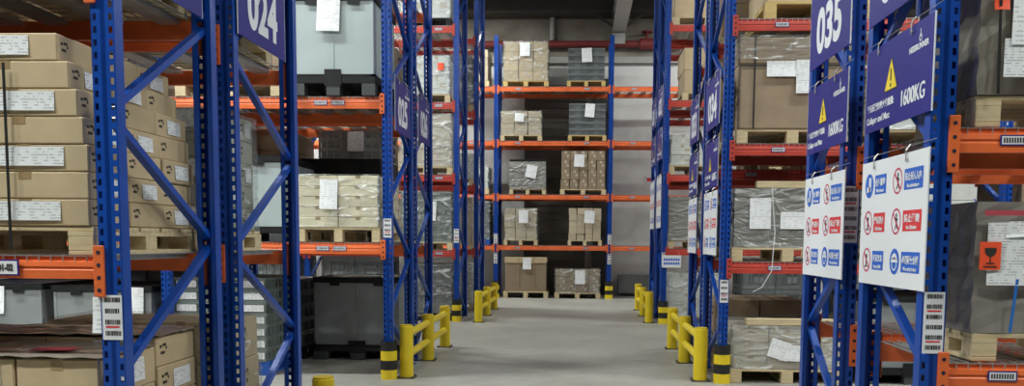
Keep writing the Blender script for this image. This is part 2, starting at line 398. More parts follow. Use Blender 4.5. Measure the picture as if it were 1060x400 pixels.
def rack(label, X, Y0, Y1, levels, h=7.4, pw=.10, pd=.075, beamcol='orange', bh=.12, ch=.21, braces=(.8, 1.25), inner=0, pitch=.06, bar=None, faces=('front', 'rear'), tags=(.5,), deck=True, brace_all=True):
    """X: centre lines of the uprights; braces=(first front node, period); inner = index of the post at the passage"""
    root = empty('pallet_rack', (X[0], Y0, 0)); tag(root, label, 'rack', 'pallet racks in the warehouse')
    ox = X[0]; D = Y1 - Y0; pm = post_mesh(pw, pd, h, pitch, .52)
    for i, x in enumerate(X):
        put('post', pm, root, (x-ox, 0, 0)); put('post', pm, root, (x-ox, D, 0), PI)
        for yy in (0, D - .12): MB().box(x-ox-.075, x-ox+.075, yy, yy+.12, .0, .008).build('foot_plate', ['blue'], root)
        zf, per = braces; z = zf - per*2; ya, yb = pd*.7, D - pd*.7
        while z < h:
            for (a, b) in (((ya, z), (yb, z + per/2 - .03)), ((yb, z + per/2 + .03), (ya, z + per - .05))):
                if a[1] > .1 and b[1] < h-.05:
                    def f(a=a, b=b):
                        L_ = math.hypot(b[0]-a[0], b[1]-a[1])
                        mb = MB().bar((0, 0, 0), (0, b[0]-a[0], b[1]-a[1]), .036, .042, up=(1, 0, 0))
                        mb.tube((-.024, 0, 0), (.024, 0, 0), .012, 8, 1).tube((-.024, b[0]-a[0], b[1]-a[1]), (.024, b[0]-a[0], b[1]-a[1]), .012, 8, 1)
                        return mb.mesh('brace', ['blue', 'zinc'])
                    put('brace', cached(('brace', round(b[0]-a[0], 3), round(b[1]-a[1], 3)), f), root, (x-ox, a[0], a[1]))
            z += per
    for bi in range(len(X)-1):
        xa, xb = sorted((X[bi], X[bi+1])); x0 = xa + pw/2 + .001; x1 = xb - pw/2 - .001; L_ = x1 - x0
        for li, z in enumerate(levels):
            for fc in faces:
                col = beamcol
                bm = beam_mesh(L_, bh, col)
                if fc == 'front': bo = put('beam', bm, root, (x0-ox, .0, z-bh)); yc = -.013; rz = 0
                else: bo = put('beam', bm, root, (x1-ox, D, z-bh), PI); yc = -.013; rz = 0
                for k, cx in enumerate((-.004, L_+.004)):
                    put('beam_connector', conn_mesh(ch, col), bo, (cx, yc, -(ch-bh)*.62))
                if fc == 'front':
                    for t in tags: put('location_label', beamtag_mesh(), bo, (L_*t, -.001, bh*.5))
            if deck:
                for q in range(3):
                    put('wire_deck', deck_mesh(L_/3 - .01, D - .02), root, (x0 - ox + L_/3*q + .005, .012, z + .004))
    if bar:
        for (i, z0, hh, rows) in bar: put('barcode_label', barcode_mesh(pw*.86, hh, rows), root, (X[i]-ox, -.001, z0))
    return root

rack('blue upright rack carrying sign 023 on its frame, bulky carton stack on its shelf', [-2.175, -5.075], 3.97, 5.10, [1.41, 2.75], pw=.11, bh=.105, ch=.24, braces=(.85, 1.25), pitch=.0575, bar=[(0, 1.02, .21, 4)], tags=())
rack('blue upright rack carrying sign 024 on its frame, film wrapped stack on its shelf', [-2.175, -5.075], 5.36, 6.57, [1.41, 2.75], pw=.11, bh=.105, ch=.24, braces=(1.44, 1.26), pitch=.0575, tags=())
rack('blue rack carrying sign 036 and a prohibition board, taupe covered loads on both shelves', [1.732, 4.68], 4.29, 5.25, [.915, 2.05], pw=.115, bh=.115, ch=.27, braces=(.88, 1.1), pitch=.0625, bar=[(0, .965, .30, 6)], tags=(.10,))
rack('blue empty rack carrying sign 035 and a prohibition board on its frame', [1.732, 4.68], 5.66, 6.55, [.915, 2.05], pw=.115, beamcol='orange', bh=.115, ch=.27, braces=(.35, 1.1), pitch=.0625, bar=[(0, 1.50, .36, 6)], tags=())
rack('blue rack with bright orange beams carrying sign 025, pale sleeve container on upper shelf', [-2.02, -4.44, -6.9], 9.20, 10.40, [1.46, 2.99, 4.5], bar=[(0, 1.52, .2, 4)], braces=(.7, 1.2), tags=(.72, .8))
rack('blue rack carrying sign 026, dark sleeve container on the floor beneath it', [-2.02, -4.44, -6.9], 10.60, 11.80, [1.42, 2.99, 4.5], braces=(1.3, 1.2), tags=())
rack('blue rack with red beams carrying sign 034, large brown carton on its middle shelf', [1.55, 4.42, 7.3], 9.25, 10.45, [1.29, 2.52, 3.79, 5.1], beamcol='red', bar=[(0, .86, .24, 4)], braces=(.7, 1.2), tags=(.17,))
rack('blue rack with red beams carrying sign 033 behind the rack with sign 034', [1.55, 4.42, 7.3], 10.65, 11.85, [1.29, 2.37, 3.79, 5.1], beamcol='red', braces=(1.3, 1.2), tags=(.17,))
rack('dark blue rack with red beams, white load with red label on its shelf', [-2.22, -5.0, -7.8], 15.9, 17.1, [1.31, 2.68, 3.98, 5.33], beamcol='red', h=7.8, bar=[(0, 1.45, .25, 4)], braces=(.7, 1.2), tags=(.9,))
rack('narrow slice of blue rack with red beams just before the far orange beamed rack', [-2.15, -5.0], 18.4, 19.6, [1.30, 2.65, 4.18, 5.68], beamcol='red', h=8.0, braces=(.7, 1.2), tags=())
rack('blue rack with red beams, white notice hanging from its lowest beam', [1.57, 4.5, 7.4], 15.9, 17.1, [1.37, 2.70, 4.02, 5.34], beamcol='red', h=7.8, bar=[(0, 1.05, .25, 4)], braces=(.7, 1.2), tags=())
rack('blue rack with red beams directly behind the one with the hanging white notice', [1.57, 4.5, 7.4], 17.3, 18.5, [1.37, 2.70, 4.02, 5.34], beamcol='red', h=7.8, braces=(1.3, 1.2), tags=())
rack('wide blue rack with orange beams crossing the end of the passage before the wall', [-8.03, -5.08, -2.13, .82, 3.77, 6.7], 22.6, 23.7, [1.37, 2.68, 4.05, 5.42], h=6.7, pw=.11, braces=(.7, 1.2), bar=[(2, 1.42, .25, 4), (2, .9, .27, 4), (3, 1.42, .25, 4), (3, .9, .27, 4)], tags=(.18, .80))

# ------------------------------------------------------------------ protectors
def guard(x, y, label, r=.088, h=.41):
    e = empty('column_guard', (x, y, 0)); tag(e, label, 'column guard', 'banded column guards')
    for i in range(4):
        mb = MB(); z0, z1 = h*i/4, h*(i+1)/4; n = 20
        k = len(mb.v)
        for z, rr in ((z0, r), (z1, r), (z1, r-.012), (z0, r-.012)):
            for q in range(n): t = 2*PI*q/n; mb.v.append((rr*math.cos(t), rr*math.sin(t), z))
        for a in range(4):
            for q in range(n):
                q2 = (q+1) % n; b_ = (a+1) % 4; mb.f.append((a*n+q, a*n+q2, b_*n+q2, b_*n+q)); mb.m.append(0)
        mb.build('yellow_band' if i % 2 == 0 else 'black_band', ['yellow' if i % 2 == 0 else 'bandblack'], e)
guard(-2.02, 9.22, 'yellow and black guard round the post beside the dark sleeve container')
guard(1.55, 9.27, 'yellow and black guard at foot of the rack with sign 034')
guard(-2.22, 15.92, 'yellow and black guard round the post beside dark stacked crates')
guard(1.57, 15.92, 'yellow and black guard at foot of the rack with hanging white notice')
guard(.82, 22.62, 'yellow and black guard on far rack post beside the white wall', .1, .45)
guard(-2.13, 22.62, 'yellow and black guard on far rack post beside tall brown box', .1, .45)

def barrier(x, ys, label, ends=True):
    e = empty('safety_barrier', (x, ys[0], 0)); tag(e, label, 'safety barrier', 'yellow safety barriers')
    pr = MB().tube((0, 0, .01), (0, 0, .56), .074, 20).tube((0, 0, .56), (0, 0, .572), .074, 20, 0, .062)
    pm = pr.mesh('barrier_post', ['yellow']); bp = MB().box(-.10, .10, -.10, .10, 0, .010)
    for sx in (-.08, .08):
        for sy in (-.08, .08): bp.tube((sx, sy, .01), (sx, sy, .022), .009, 6)
    bpm = bp.mesh('base_plate', ['darksteel']); cap = MB().tube((0, 0, .572), (0, 0, .578), .068, 20).mesh('post_cap', ['yellow'])
    for y in ys: put('barrier_post', pm, e, (0, y-ys[0], 0)); put('base_plate', bpm, e, (0, y-ys[0], 0)); put('post_cap', cap, e, (0, y-ys[0], 0))
    for z in (.47, .24):
        for a, b in zip(ys[:-1], ys[1:]): MB().tube((0, a-ys[0]+.07, z), (0, b-ys[0]-.07, z), .042, 16).build('rail', ['yellow'], e)
barrier(-1.85, (9.33, 10.70, 12.08), 'yellow tube barrier beside the dark sleeve container')
barrier(1.34, (9.40, 10.80, 12.18), 'yellow tube barrier beside the pale wrapped floor load')
barrier(-1.80, (15.8, 17.25, 18.8), 'yellow tube barrier nearer the far rack, opposite the hanging white notice')
barrier(1.33, (16.1, 17.55, 19.0), 'yellow tube barrier nearer the far rack, beside the hanging white notice')
barrier(-1.70, (3.1, 4.45, 5.72), 'yellow barrier cut off by lower edge, beside the rack with sign 024')

# ------------------------------------------------------------------ load pieces
ORD = ['bottom', 'second', 'third', 'fourth', 'fifth', 'sixth', 'seventh', 'eighth', 'ninth', 'tenth']
def pallet(x0, x1, y0, y1, z, label, h=.145, m='wood', far=False):
    W, D = x1-x0, y1-y0; c = [W*.06, W*.5, W*.94]; bw = W*.10; t = h*.16
    def deck():
        mb = MB()
        for i in range(5):
            a = D*i/5 + .008; mb.cbox(0, W, a, a + D/5 - .03, h-t, h, c=.003)
        for i in (0, 1, 2):
            xx = (0, W/2-bw/2, W-bw)[i]; mb.box(xx, xx+bw, 0, D, h-2*t, h-t)
        return mb
    def blk(): return MB().cbox(0, bw, 0, .12, t, h-2*t, c=.003)
    def skid(): return MB().cbox(0, bw, 0, D, 0, t, c=.003)
    xs = (0, W/2-bw/2, W-bw); ys = (0, D/2-.06, D-.12)
    key = (round(W, 2), round(D, 2), h, m)
    if far:
        def f():
            mb = deck()
            for x in xs:
                for y in ys: mb.box(x, x+bw, y, y+.12, t, h-2*t)
                mb.box(x, x+bw, 0, D, 0, t)
            return mb.mesh('pallet', [m])
        o = put('pallet', cached(('palletfar',)+key, f), None, (x0, y0, z))
    else:
        o = put('pallet', cached(('pd',)+key, lambda: deck().mesh('pallet', [m])), None, (x0, y0, z))
        for x in xs:
            for y in ys: put('block', cached(('pb',)+key, lambda: blk().mesh('block', [m])), o, (x, y, 0))
            put('skid', cached(('ps',)+key, lambda: skid().mesh('skid', [m])), o, (x, 0, 0))
    return tag(o, label, 'pallet', 'pallets under the loads')

def carton_mesh(w_, d, h, m, side=None, style=0):
    def f():
        mb = MB().cbox(0, w_, 0, d, 0, h, c=.006)
        e = .0012; tw = min(.03, h*.25)
        # tape over the closing flaps, running down front and back
        mb.box(w_/2-tw, w_/2+tw, -e, d+e, h-.001, h+e, 1)
        if style != 2:
            mb.box(w_/2-tw, w_/2+tw, -e, 0, h*.72, h, 1)
        if style == 3:
            mb.m = [3 if q == 1 else q for q in mb.m]
            mb.box(w_*.60, w_*.88, -e, 0, h*.36, h*.60, 3); mb.box(0, w_, .004, .005, 0, .001, 3)
        if style in (1, 2): # little printed marks on front and passage side
            for (a, b_, c_) in ((.08, .62, .05), (.15, .66, .08), (.10, .40, .10), (.22, .55, .03)):
                for xx in (-e, w_): mb.box(xx, xx+e, d*a, d*a+d*c_, h*b_, h*b_+h*.10, 2)
        return mb.mesh('carton', [m, 'tape', 'print', 'tape_pale'])
    return cached(('carton', round(w_, 3), round(d, 3), round(h, 3), m, style), f)
def sheet_mesh(w_, h, m='paper', curl=.012):
    def f():
        mb = MB(); n = 6; t = .0012
        g = [[(w_*i/n, -curl*math.sin(PI*i/n)*.6 - curl*(1-j/n)**2, h*j/n) for i in range(n+1)] for j in range(n+1)]
        for off in (0, t):
            k = len(mb.v)
            for r in g:
                for p_ in r: mb.v.append((p_[0], p_[1]+off, p_[2]))
            for j in range(n):
                for i in range(n):
                    a = k + j*(n+1) + i; q = (a, a+1, a+n+2, a+n+1); mb.f.append(q if off == 0 else q[::-1]); mb.m.append(0)
        return mb.mesh('document_sheet', [m])
    return cached(('sheet', round(w_, 3), round(h, 3), m, curl), f)
def jit(a): return random.uniform(-a, a)

def cartons(where, x0, x1, y0, y1, z0, z1, n, m='kraft', side=1, gap=.006, jitter=.006, labels=0, style=1, offs=None, pas='passage', adj='brown', rows=None, grp=None, lab_every=2):
    """outer cartons of a stack. side=+1: the passage is on the +X side, -1: on the -X side, 0: seen from the front only"""
    nx, ny, nz = n; W = (x1-x0)/nx; D = (y1-y0)/ny; H = (z1-z0)/nz; res = []
    for k in range(nz):
        o_ = offs[k] if offs else 0
        for i in range(nx):
            pi = (nx-1-i) if side >= 0 else i
            for j in range(ny):
                if not (j == 0 or (side != 0 and pi == 0) or (k == nz-1 and z1 < 1.5 and y0 < 9)): continue
                me = carton_mesh(W-gap, D-gap, H-.002, m, None, style)
                o = put('carton', me, None, (x0 + i*W + gap/2 + o_ + jit(jitter), y0 + j*D + gap/2 + jit(jitter*.6), z0 + k*H), jit(jitter*1.2))
                colw = (pas + ' column' if pi == 0 else ('inner column' if nx == 2 else ('middle column' if pi < nx-1 else 'inner column'))) if nx > 1 else ''
                if nx > 3: colw = ORD[pi].replace('bottom', 'first') + ' column'
                roww = '' if ny == 1 else ('front row' if j == 0 else ('rear row' if j == ny-1 else ('middle row' if ny == 3 else ORD[j] + ' row')))
                lay = ('top' if k == nz-1 else ORD[k]) + ' layer'
                lb = ', '.join(t for t in (adj + ' carton in ' + lay, colw, roww, where) if t)
                tag(o, lb, 'carton', grp or ('cartons, ' + where))
                if labels:
                    if j == 0 and (k + pi) % lab_every == 0:
                        put('shipping_label', sheet_mesh(W*labels, H*.70, 'label', .003), o, (W*(.80-labels) + jit(.02), -.003, H*.20))
                    if side and pi == 0 and (k + j) % 2 == (1 if j == 0 else 0):
                        lo = put('shipping_label', sheet_mesh(D*.42, H*.62, 'label', .003), o, (0, 0, H*.18), side*PI/2)
                        lo.location = ((W - gap + .003) if side > 0 else -.003, D*.35 if side > 0 else D*.8, H*.18)
                res.append(o)
    return res

def wrap(where, x0, x1, y0, y1, z0, z1, m='film', docs=(), off=.014, name='stretch_wrap', lab='clear stretch film round the load', cat='stretch film', extra=None, seed=1, bulge=.012):
    mb = MB(); rnd = random.Random(seed); nx, ny, nz = 10, 10, 12
    cx, cy = (x0+x1)/2, (y0+y1)/2
    A, B = (x1-x0)/2+off, (y1-y0)/2+off; H = z1-z0+off
    per = []
    for i in range(nx): per.append((-A + 2*A*i/nx, -B))
    for i in range(ny): per.append((A, -B + 2*B*i/ny))
    for i in range(nx): per.append((A - 2*A*i/nx, B))
    for i in range(ny): per.append((-A, B - 2*B*i/ny))
    n = len(per)
    for k in range(nz+1):
        z = H*k/nz
        for q, (a, b_) in enumerate(per):
            s = 1 + (rnd.random()*bulge)/max(A, B)
            mb.v.append((a*s, b_*s, z + (0 if k in (nz,) else rnd.uniform(-.008, .008)*(k > 0))))
    for k in range(nz):
        for q in range(n):
            q2 = (q+1) % n; mb.f.append((k*n+q, k*n+q2, (k+1)*n+q2, (k+1)*n+q)); mb.m.append(0)
    mb.f.append(tuple(nz*n+q for q in range(n))); mb.m.append(0)
    o = mb.build(name, [m], None, (cx, cy, z0))
    tag(o, lab + ', ' + where, cat, 'film wraps on the loads' if cat == 'stretch film' else None)
    for d in docs:  # (x0,x1,z0,z1,material, tilt)
        ax, bx, az, bz, mt = d[:5]
        s = put('shipping_label' if mt == 'label' else 'document_sheet', sheet_mesh(bx-ax, bz-az, mt, .008), o, (ax-cx, -B-bulge-.004, az-z0))
        s.rotation_euler.y = d[5] if len(d) > 5 else jit(.05)
    return o

def crate_mesh(w_, d, h, m):
    def f():
        mb = MB(); t = .028
        mb.box(t, w_-t, t, d-t, 0, .01)
        for (a, b_, c, e) in ((t, w_-t, t, t+.006), (t, w_-t, d-t-.006, d-t), (t, t+.006, t, d-t), (w_-t-.006, w_-t, t, d-t)): mb.box(a, b_, c, e, 0, h)
        # rims
        for z0, z1 in ((h*.80, h*.985), (0, h*.14)):
            mb.box(0, w_, 0, t, z0, z1); mb.box(0, w_, d-t, d, z0, z1); mb.box(0, t, t, d-t, z0, z1); mb.box(w_-t, w_, t, d-t, z0, z1)
        mb.box(t, w_-t, t, d-t, h*.93, h*.95)
        for i in range(5):
            x = i*(w_-.016)/4; mb.box(x, x+.016, 0, t, h*.1, h*.85); mb.box(x, x+.016, d-t, d, h*.1, h*.85)
            y = i*(d-.016)/4; mb.box(0, t, y, y+.016, h*.1, h*.85); mb.box(w_-t, w_, y, y+.016, h*.1, h*.85)
        # hand grip and name plate
        mb.box(w_*.32, w_*.68, .006, t, h*.56, h*.68)
        mb.box(w_*.36, w_*.64, .012, t, h*.22, h*.44, 1)
        return mb.mesh('crate', [m, 'dgrey'])
    return cached(('crate', round(w_, 3), round(d, 3), round(h, 3), m), f)
def crates(where, x0, x1, y0, y1, z0, z1, n, m='crate', side=1, labels=False, adj='grey', pas='passage'):
    nx, ny, nz = n; W = (x1-x0)/nx; D = (y1-y0)/ny; H = (z1-z0)/nz
    for k in range(nz):
        for i in range(nx):
            pi = (nx-1-i) if side >= 0 else i
            for j in range(ny):
                if not (j == 0 or pi == 0): continue
                o = put('crate', crate_mesh(W-.008, D-.008, H-.002, m), None, (x0+i*W+.004+jit(.003), y0+j*D+.004, z0+k*H))
                lb = ', '.join(t for t in (adj + ' plastic crate in ' + ('top' if k == nz-1 else ORD[k]) + ' layer', (pas if pi == 0 else 'inner') + ' column' if nx > 1 else '', ('' if ny == 1 else 'front row' if j == 0 else 'rear row'), where) if t)
                tag(o, lb, 'crate', 'crates, ' + where)
                if labels and j == 0: put('crate_label', sheet_mesh(W*.42, H*.55, 'label', .001), o, (W*(.52 if pi == 0 else .1), -.002, H*.2))

def container(where, x0, x1, y0, y1, z0, z1, body='grey', docs=(), base=.16, adj='light grey', lid=.07):
    e = empty('sleeve_container', (x0, y0, z0)); tag(e, adj + ' sleeve container, black base and lid, ' + where, 'container', 'sleeve pack containers')
    W, D, H = x1-x0, y1-y0, z1-z0
    mb = MB().cbox(0, W, 0, D, base*.62, base, c=.006)
    for fx in (0, W*.42, W*.84):
        for fy in (0, D/2-.07, D-.14): mb.cbox(fx, fx+W*.16, fy, fy+.14, 0, base*.62, m=1, c=.004)
    mb.box(0, W, .0, .05, base, base+.02); mb.box(0, W, D-.05, D, base, base+.02); mb.box(0, .05, 0, D, base, base+.02); mb.box(W-.05, W, 0, D, base, base+.02)
    mb.box(W*.40, W*.60, -.006, 0, base*.5, base+.07)
    mb.build('pallet_base', ['black', 'footgrey'], e)
    s = MB().cbox(.02, W-.02, .02, D-.02, base+.01, H-lid*.5, c=.008).box(W*.5-.008, W*.5+.008, .015, .02, base+.05, H-lid, 0)
    s.box(.02, .05, .014, .02, base, H-lid, 0); s.box(W-.05, W-.02, .014, .02, base, H-lid, 0)
    s.box(W-.02, W-.014, D*.5-.01, D*.5+.01, base+.05, H-lid)
    s.build('sleeve', [body], e)
    l = MB().cbox(0, W, 0, D, H-lid, H-.01, c=.01); l.box(0, W, 0, .04, H-.012, H); l.box(0, W, D-.04, D, H-.012, H); l.box(0, .04, .04, D-.04, H-.012, H); l.box(W-.04, W, .04, D-.04, H-.012, H)
    for q in (.25, .75): l.box(W*q-.06, W*q+.06, -.005, 0, H-lid*1.5, H-lid*.3)
    l.build('lid', ['black'], e)
    for d in docs:
        ax, bx, az, bz = d[:4]; s = put('document_sheet', sheet_mesh(bx-ax, bz-az), e, (ax-x0, -.006, az-z0)); s.rotation_euler.y = jit(.05)
    return e

def strap(label, pts, m='strap', wd=.014):
    mb = MB()
    for a, b_ in zip(pts[:-1], pts[1:]): mb.bar(a, b_, wd, .002, up=(0, 1, 0) if abs(a[1]-b_[1]) < .2 else (0, 0, 1))
    tag(mb.build('packing_strap', [m]), label, 'strap')

# ------------------------------------------------------------------ loads: rack 023 / 024
P23 = 'shelf under sign 023'
pallet(-3.50, -2.27, 4.00, 5.12, 1.415, 'pale wooden pallet under the bulky carton stack below sign 023', h=.135)
cartons(P23, -3.53, -2.29, 4.0, 5.11, 1.552, 2.44, (2, 3, 7), 'kraft', 1, labels=.62, lab_every=2, offs=[.015, 0, .01, -.01, -.03, -.07, -.11], jitter=.010)
strap('thin black strap down the front of the carton stack below sign 023', [(-2.66, 3.985, 1.44), (-2.655, 3.98, 2.30)])
for (ya, nm) in ((4.02, 'bulky carton stack'), (5.42, 'grey film wrapped stack')):
    pallet(-3.50, -2.28, ya, ya+1.08, 2.756, 'wooden pallet on the deck over the ' + nm, h=.135)
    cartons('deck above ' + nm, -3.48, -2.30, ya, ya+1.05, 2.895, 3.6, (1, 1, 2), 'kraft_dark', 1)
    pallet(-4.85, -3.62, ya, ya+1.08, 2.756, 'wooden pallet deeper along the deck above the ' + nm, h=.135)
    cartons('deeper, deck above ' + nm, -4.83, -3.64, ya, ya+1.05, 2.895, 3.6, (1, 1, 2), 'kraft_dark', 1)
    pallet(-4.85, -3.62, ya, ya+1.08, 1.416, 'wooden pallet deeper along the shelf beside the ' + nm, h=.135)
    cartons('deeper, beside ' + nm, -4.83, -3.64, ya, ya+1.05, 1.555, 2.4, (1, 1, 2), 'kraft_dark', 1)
WF = 'floor load under sign 023'
pallet(-3.50, -2.28, 3.99, 5.1, 0.001, 'wooden pallet on the floor under the film topped cartons', h=.135)
cartons('front half, ' + WF, -3.5, -2.27, 4.0, 4.56, .138, .92, (3, 1, 4), 'kraft', 1, labels=.4)
cartons('rear half, ' + WF, -3.5, -2.27, 4.58, 5.08, .138, .96, (2, 1, 5), 'kraft', 1, labels=.4)
for (a, b_, z, nm) in ((3.985, 4.57, .926, 'lower step'), (4.58, 5.1, .968, 'higher step')):
    mb = MB(); n = 14; rnd = random.Random(5)
    for i in range(n+1):
        for j in range(n+1): mb.v.append((-3.52 + 1.265*i/n, a + (b_-a)*j/n, z + rnd.uniform(0, .012)))
    for i in range(n):
        for j in range(n): q = i*(n+1)+j; mb.f.append((q, q+n+1, q+n+2, q+1)); mb.m.append(0)
    o = mb.build('cover_sheet', ['bag']); so = o.modifiers.new('s', 'SOLIDIFY'); so.thickness = .003
    tag(o, 'shiny brown film sheet covering the %s of the floor load' % nm, 'film sheet')
tag(MB().box(-.1, .1, -.07, .07, 0, .002).build('pink_sheet', ['pink'], None, (-2.60, 4.20, .941), .1), 'dull pink sheet lying on the brown film of the floor load', 'sheet')
P24 = 'shelf behind sign 024'
pallet(-3.45, -2.28, 5.44, 6.2, 1.415, 'wooden pallet behind the blue posts under the wrapped grey stack', h=.135)
cartons(P24, -3.42, -2.30, 5.44, 6.14, 1.552, 2.32, (2, 3, 5), 'greybox', 1, labels=.5, adj='grey film wrapped')
wrap(P24, -3.42, -2.30, 5.44, 6.14, 1.552, 2.32, 'film', seed=3)
WG = 'floor load under sign 024'
pallet(-3.45, -2.22, 5.42, 6.04, .001, 'wooden pallet on the floor under the wrapped cartons behind sign 024', h=.135)
cartons(WG, -3.42, -2.24, 5.44, 6.0, .138, .965, (2, 2, 3), 'kraft', 1, adj='brown film wrapped')
wrap(WG, -3.42, -2.24, 5.44, 6.0, .138, .965, 'film', seed=4)

# ------------------------------------------------------------------ loads: rack 036
BX = 'on the upper shelf beside the boards'
pallet(1.90, 3.10, 4.33, 5.08, 2.06, 'pale wooden pallet under the taupe covered load on the upper shelf', h=.15)
wrap(BX, 1.93, 3.08, 4.35, 5.05, 2.212, 3.15, 'bag', docs=[(2.035, 2.30, 2.44, 2.80, 'paper', .02), (2.005, 2.26, 2.29, 2.47, 'label', .02), (1.95, 2.02, 2.60, 2.70, 'orangered', 0)], name='covered_load', lab='big load under taupe plastic cover', cat='covered load', seed=9, bulge=.03)
strap('black strap down the taupe covered load above the orange beam', [(1.985, 4.295, 2.21), (1.965, 4.29, 3.1)])
BL = 'on the lower shelf'
pallet(1.94, 3.14, 4.33, 5.00, .925, 'pale wooden pallet under the load with the glass symbol label', h=.135)
lw = wrap(BL, 1.96, 3.12, 4.36, 4.97, 1.062, 1.69, 'bag2', docs=[(1.985, 2.30, 1.30, 1.61, 'label', 0), (2.07, 2.27, 1.53, 1.57, 'paper', -.08)], name='covered_load', lab='load in shiny taupe film with orange fragile label', cat='covered load', seed=11, bulge=.02)
fl = empty('fragile_label'); fl.parent = lw
fl.location = (1.945 - 2.54, 4.31 - 4.665, 1.375 - 1.062)
MB().box(0, .10, -.002, 0, 0, .135).build('label_ground', ['orangered'], fl)
mb = MB().disc((.05, -.003, .09), .027, 20, 0, 1, PI, 2*PI).box(.023, .077, -.004, -.003, .088, .106).box(.0475, .0525, -.004, -.003, .035, .07).box(.03, .07, -.004, -.003, .028, .034).box(.018, .082, -.004, -.003, .012, .018)
mb.build('glass_symbol', ['print'], fl)
MB().box(1.96-2.54, 2.16-2.54, 4.305-4.665, 4.309-4.665, .575, .60).build('pink_tape', ['pink'], lw)
strap('blue strap down the load with the glass symbol label', [(2.11, 4.315, 1.07), (2.13, 4.31, 1.33)], 'bstrap')

# ------------------------------------------------------------------ loads: racks 025 / 026
container('upper shelf under bright lamps', -3.02, -2.13, 9.16, 10.25, 2.998, 4.06, 'grey', [(-2.74, -2.50, 3.66, 4.03)], .20, lid=.09)
q = 'upper shelf beside pale container'
pallet(-4.28, -3.14, 9.2, 10.3, 2.998, 'wooden pallet under cartons beside the pale upper container')
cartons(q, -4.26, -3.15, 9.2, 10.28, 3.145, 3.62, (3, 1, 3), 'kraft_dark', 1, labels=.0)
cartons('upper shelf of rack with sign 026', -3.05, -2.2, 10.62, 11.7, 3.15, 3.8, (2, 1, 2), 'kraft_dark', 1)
pallet(-3.1, -2.15, 10.62, 11.75, 2.998, 'wooden pallet on the upper shelf of the rack with sign 026')
container('upper shelf beyond the second upright', -6.2, -5.0, 9.2, 10.3, 2.998, 3.9, 'dgrey', adj='dark grey')
q = 'cream stack, shelf by barcode post'
pallet(-3.00, -2.10, 9.2, 10.3, 1.468, 'pale wooden pallet under the cream cartons', h=.155)
cartons(q, -2.98, -2.12, 9.2, 10.3, 1.625, 2.17, (2, 2, 5), 'cream', 1, style=0, adj='cream')
wrap(q, -2.98, -2.12, 9.2, 10.3, 1.625, 2.17, 'film', [(-2.74, -2.55, 1.82, 2.13, 'paper')], seed=6)
container('shelf behind the cream cartons', -3.41, -2.42, 10.64, 11.7, 1.43, 2.48, 'dgrey', adj='dark grey', lid=.22)
crates('on container behind cream cartons', -3.19, -2.42, 10.66, 11.6, 2.482, 2.83, (2, 1, 3), 'crate_lit', 1)
tag(put('document_sheet', sheet_mesh(.20, .24), None, (-2.82, 10.64, 2.57), 0), 'white paper hanging on the grey crates above the cream stack', 'paper')
container('shelf beside the cream carton stack', -4.28, -3.11, 9.2, 10.3, 1.468, 2.38, 'grey', base=.14)
q = 'rear shelf behind pale container'
pallet(-4.3, -3.52, 10.64, 11.7, 1.43, 'wooden pallet on the shelf behind the pale container')
cartons(q, -4.28, -3.55, 10.66, 11.6, 1.58, 2.83, (2, 1, 5), 'kraft_dark', 1)
container('on the floor beside barrier and guard', -3.27, -2.18, 10.62, 11.72, .001, 1.03, 'dgrey', adj='dark grey', base=.17)
q = 'floor stack on blue pallet'
pallet(-4.45, -3.36, 9.3, 10.42, .001, 'blue plastic pallet under grey green crates on the floor', h=.15, m='bluepl')
crates(q, -4.43, -3.38, 9.3, 10.4, .153, 1.07, (2, 2, 7), 'crate2', 1, True, 'grey green')
strap('green strap round the grey green crates on the blue pallet', [(-4.0, 9.285, .15), (-4.0, 9.285, 1.07)], 'gstrap')
q = 'floor under sign 026'
pallet(-4.3, -3.4, 10.66, 11.7, .001, 'black plastic pallet beside dark sleeve container on the floor', m='black')
crates(q, -4.28, -3.42, 10.66, 11.66, .15, 1.0, (2, 1, 5), 'crate', 1, adj='dark grey')
container('on the floor beyond brown film sheets', -5.75, -4.62, 9.25, 10.35, .001, .97, 'dgrey', adj='mid grey', docs=[(-4.86, -4.72, .6, .96)])
container('floor corner beyond the film sheets, with paper', -6.92, -5.85, 9.25, 10.35, .001, .99, 'dgrey', adj='mid grey', docs=[(-6.36, -6.28, .66, .96)])
q = 'shelf beyond the second upright'
pallet(-6.0, -4.8, 9.25, 10.3, 1.468, 'wooden pallet on the shelf beyond the second upright'); cartons(q, -5.95, -4.85, 9.25, 10.3, 1.615, 2.5, (2, 1, 2), 'kraft', 1)

# ------------------------------------------------------------------ loads: racks 034 / 033
pallet(1.90, 3.05, 9.27, 10.4, 3.797, 'yellowish wooden pallet on the top shelf above the large brown carton', h=.17, m='wood2')
cartons('top shelf above the large carton', 1.93, 3.0, 9.3, 10.35, 3.97, 4.8, (2, 1, 3), 'kraft', -1)
q = 'middle shelf under sign 034'
pallet(1.64, 2.80, 9.27, 10.4, 2.527, 'wooden pallet under the large brown carton', h=.145)
e = empty('large_carton', (1.66, 9.27, 2.675)); tag(e, 'large brown carton with black straps and white papers on middle shelf', 'carton')
MB().cbox(0, 1.12, 0, 1.1, 0, .80, c=.012).build('carton_body', ['kraft_dark'], e); MB().cbox(-.008, 1.128, -.008, 1.108, .66, .93, c=.012).build('carton_lid', ['kraft_dark'], e)
for x in (.14, .76): MB().box(x, x+.016, -.014, 1.11, .93, .936).box(x, x+.016, -.014, -.009, 0, .936).build('strap', ['strap'], e)
MB().box(0, 1.12, -.012, -.008, .64, .655).build('seam_tape', ['strap'], e)
put('document_sheet', sheet_mesh(.30, .16), e, (.27, -.014, .53)); put('document_sheet', sheet_mesh(.22, .14, 'label'), e, (.56, -.014, .55)); put('document_sheet', sheet_mesh(.20, .34), e, (.57, -.022, .36))
wrap('on lid of large brown carton', 1.66, 2.78, 9.26, 10.37, 3.38, 3.61, 'film', lab='crumpled clear film', seed=12, bulge=.02)
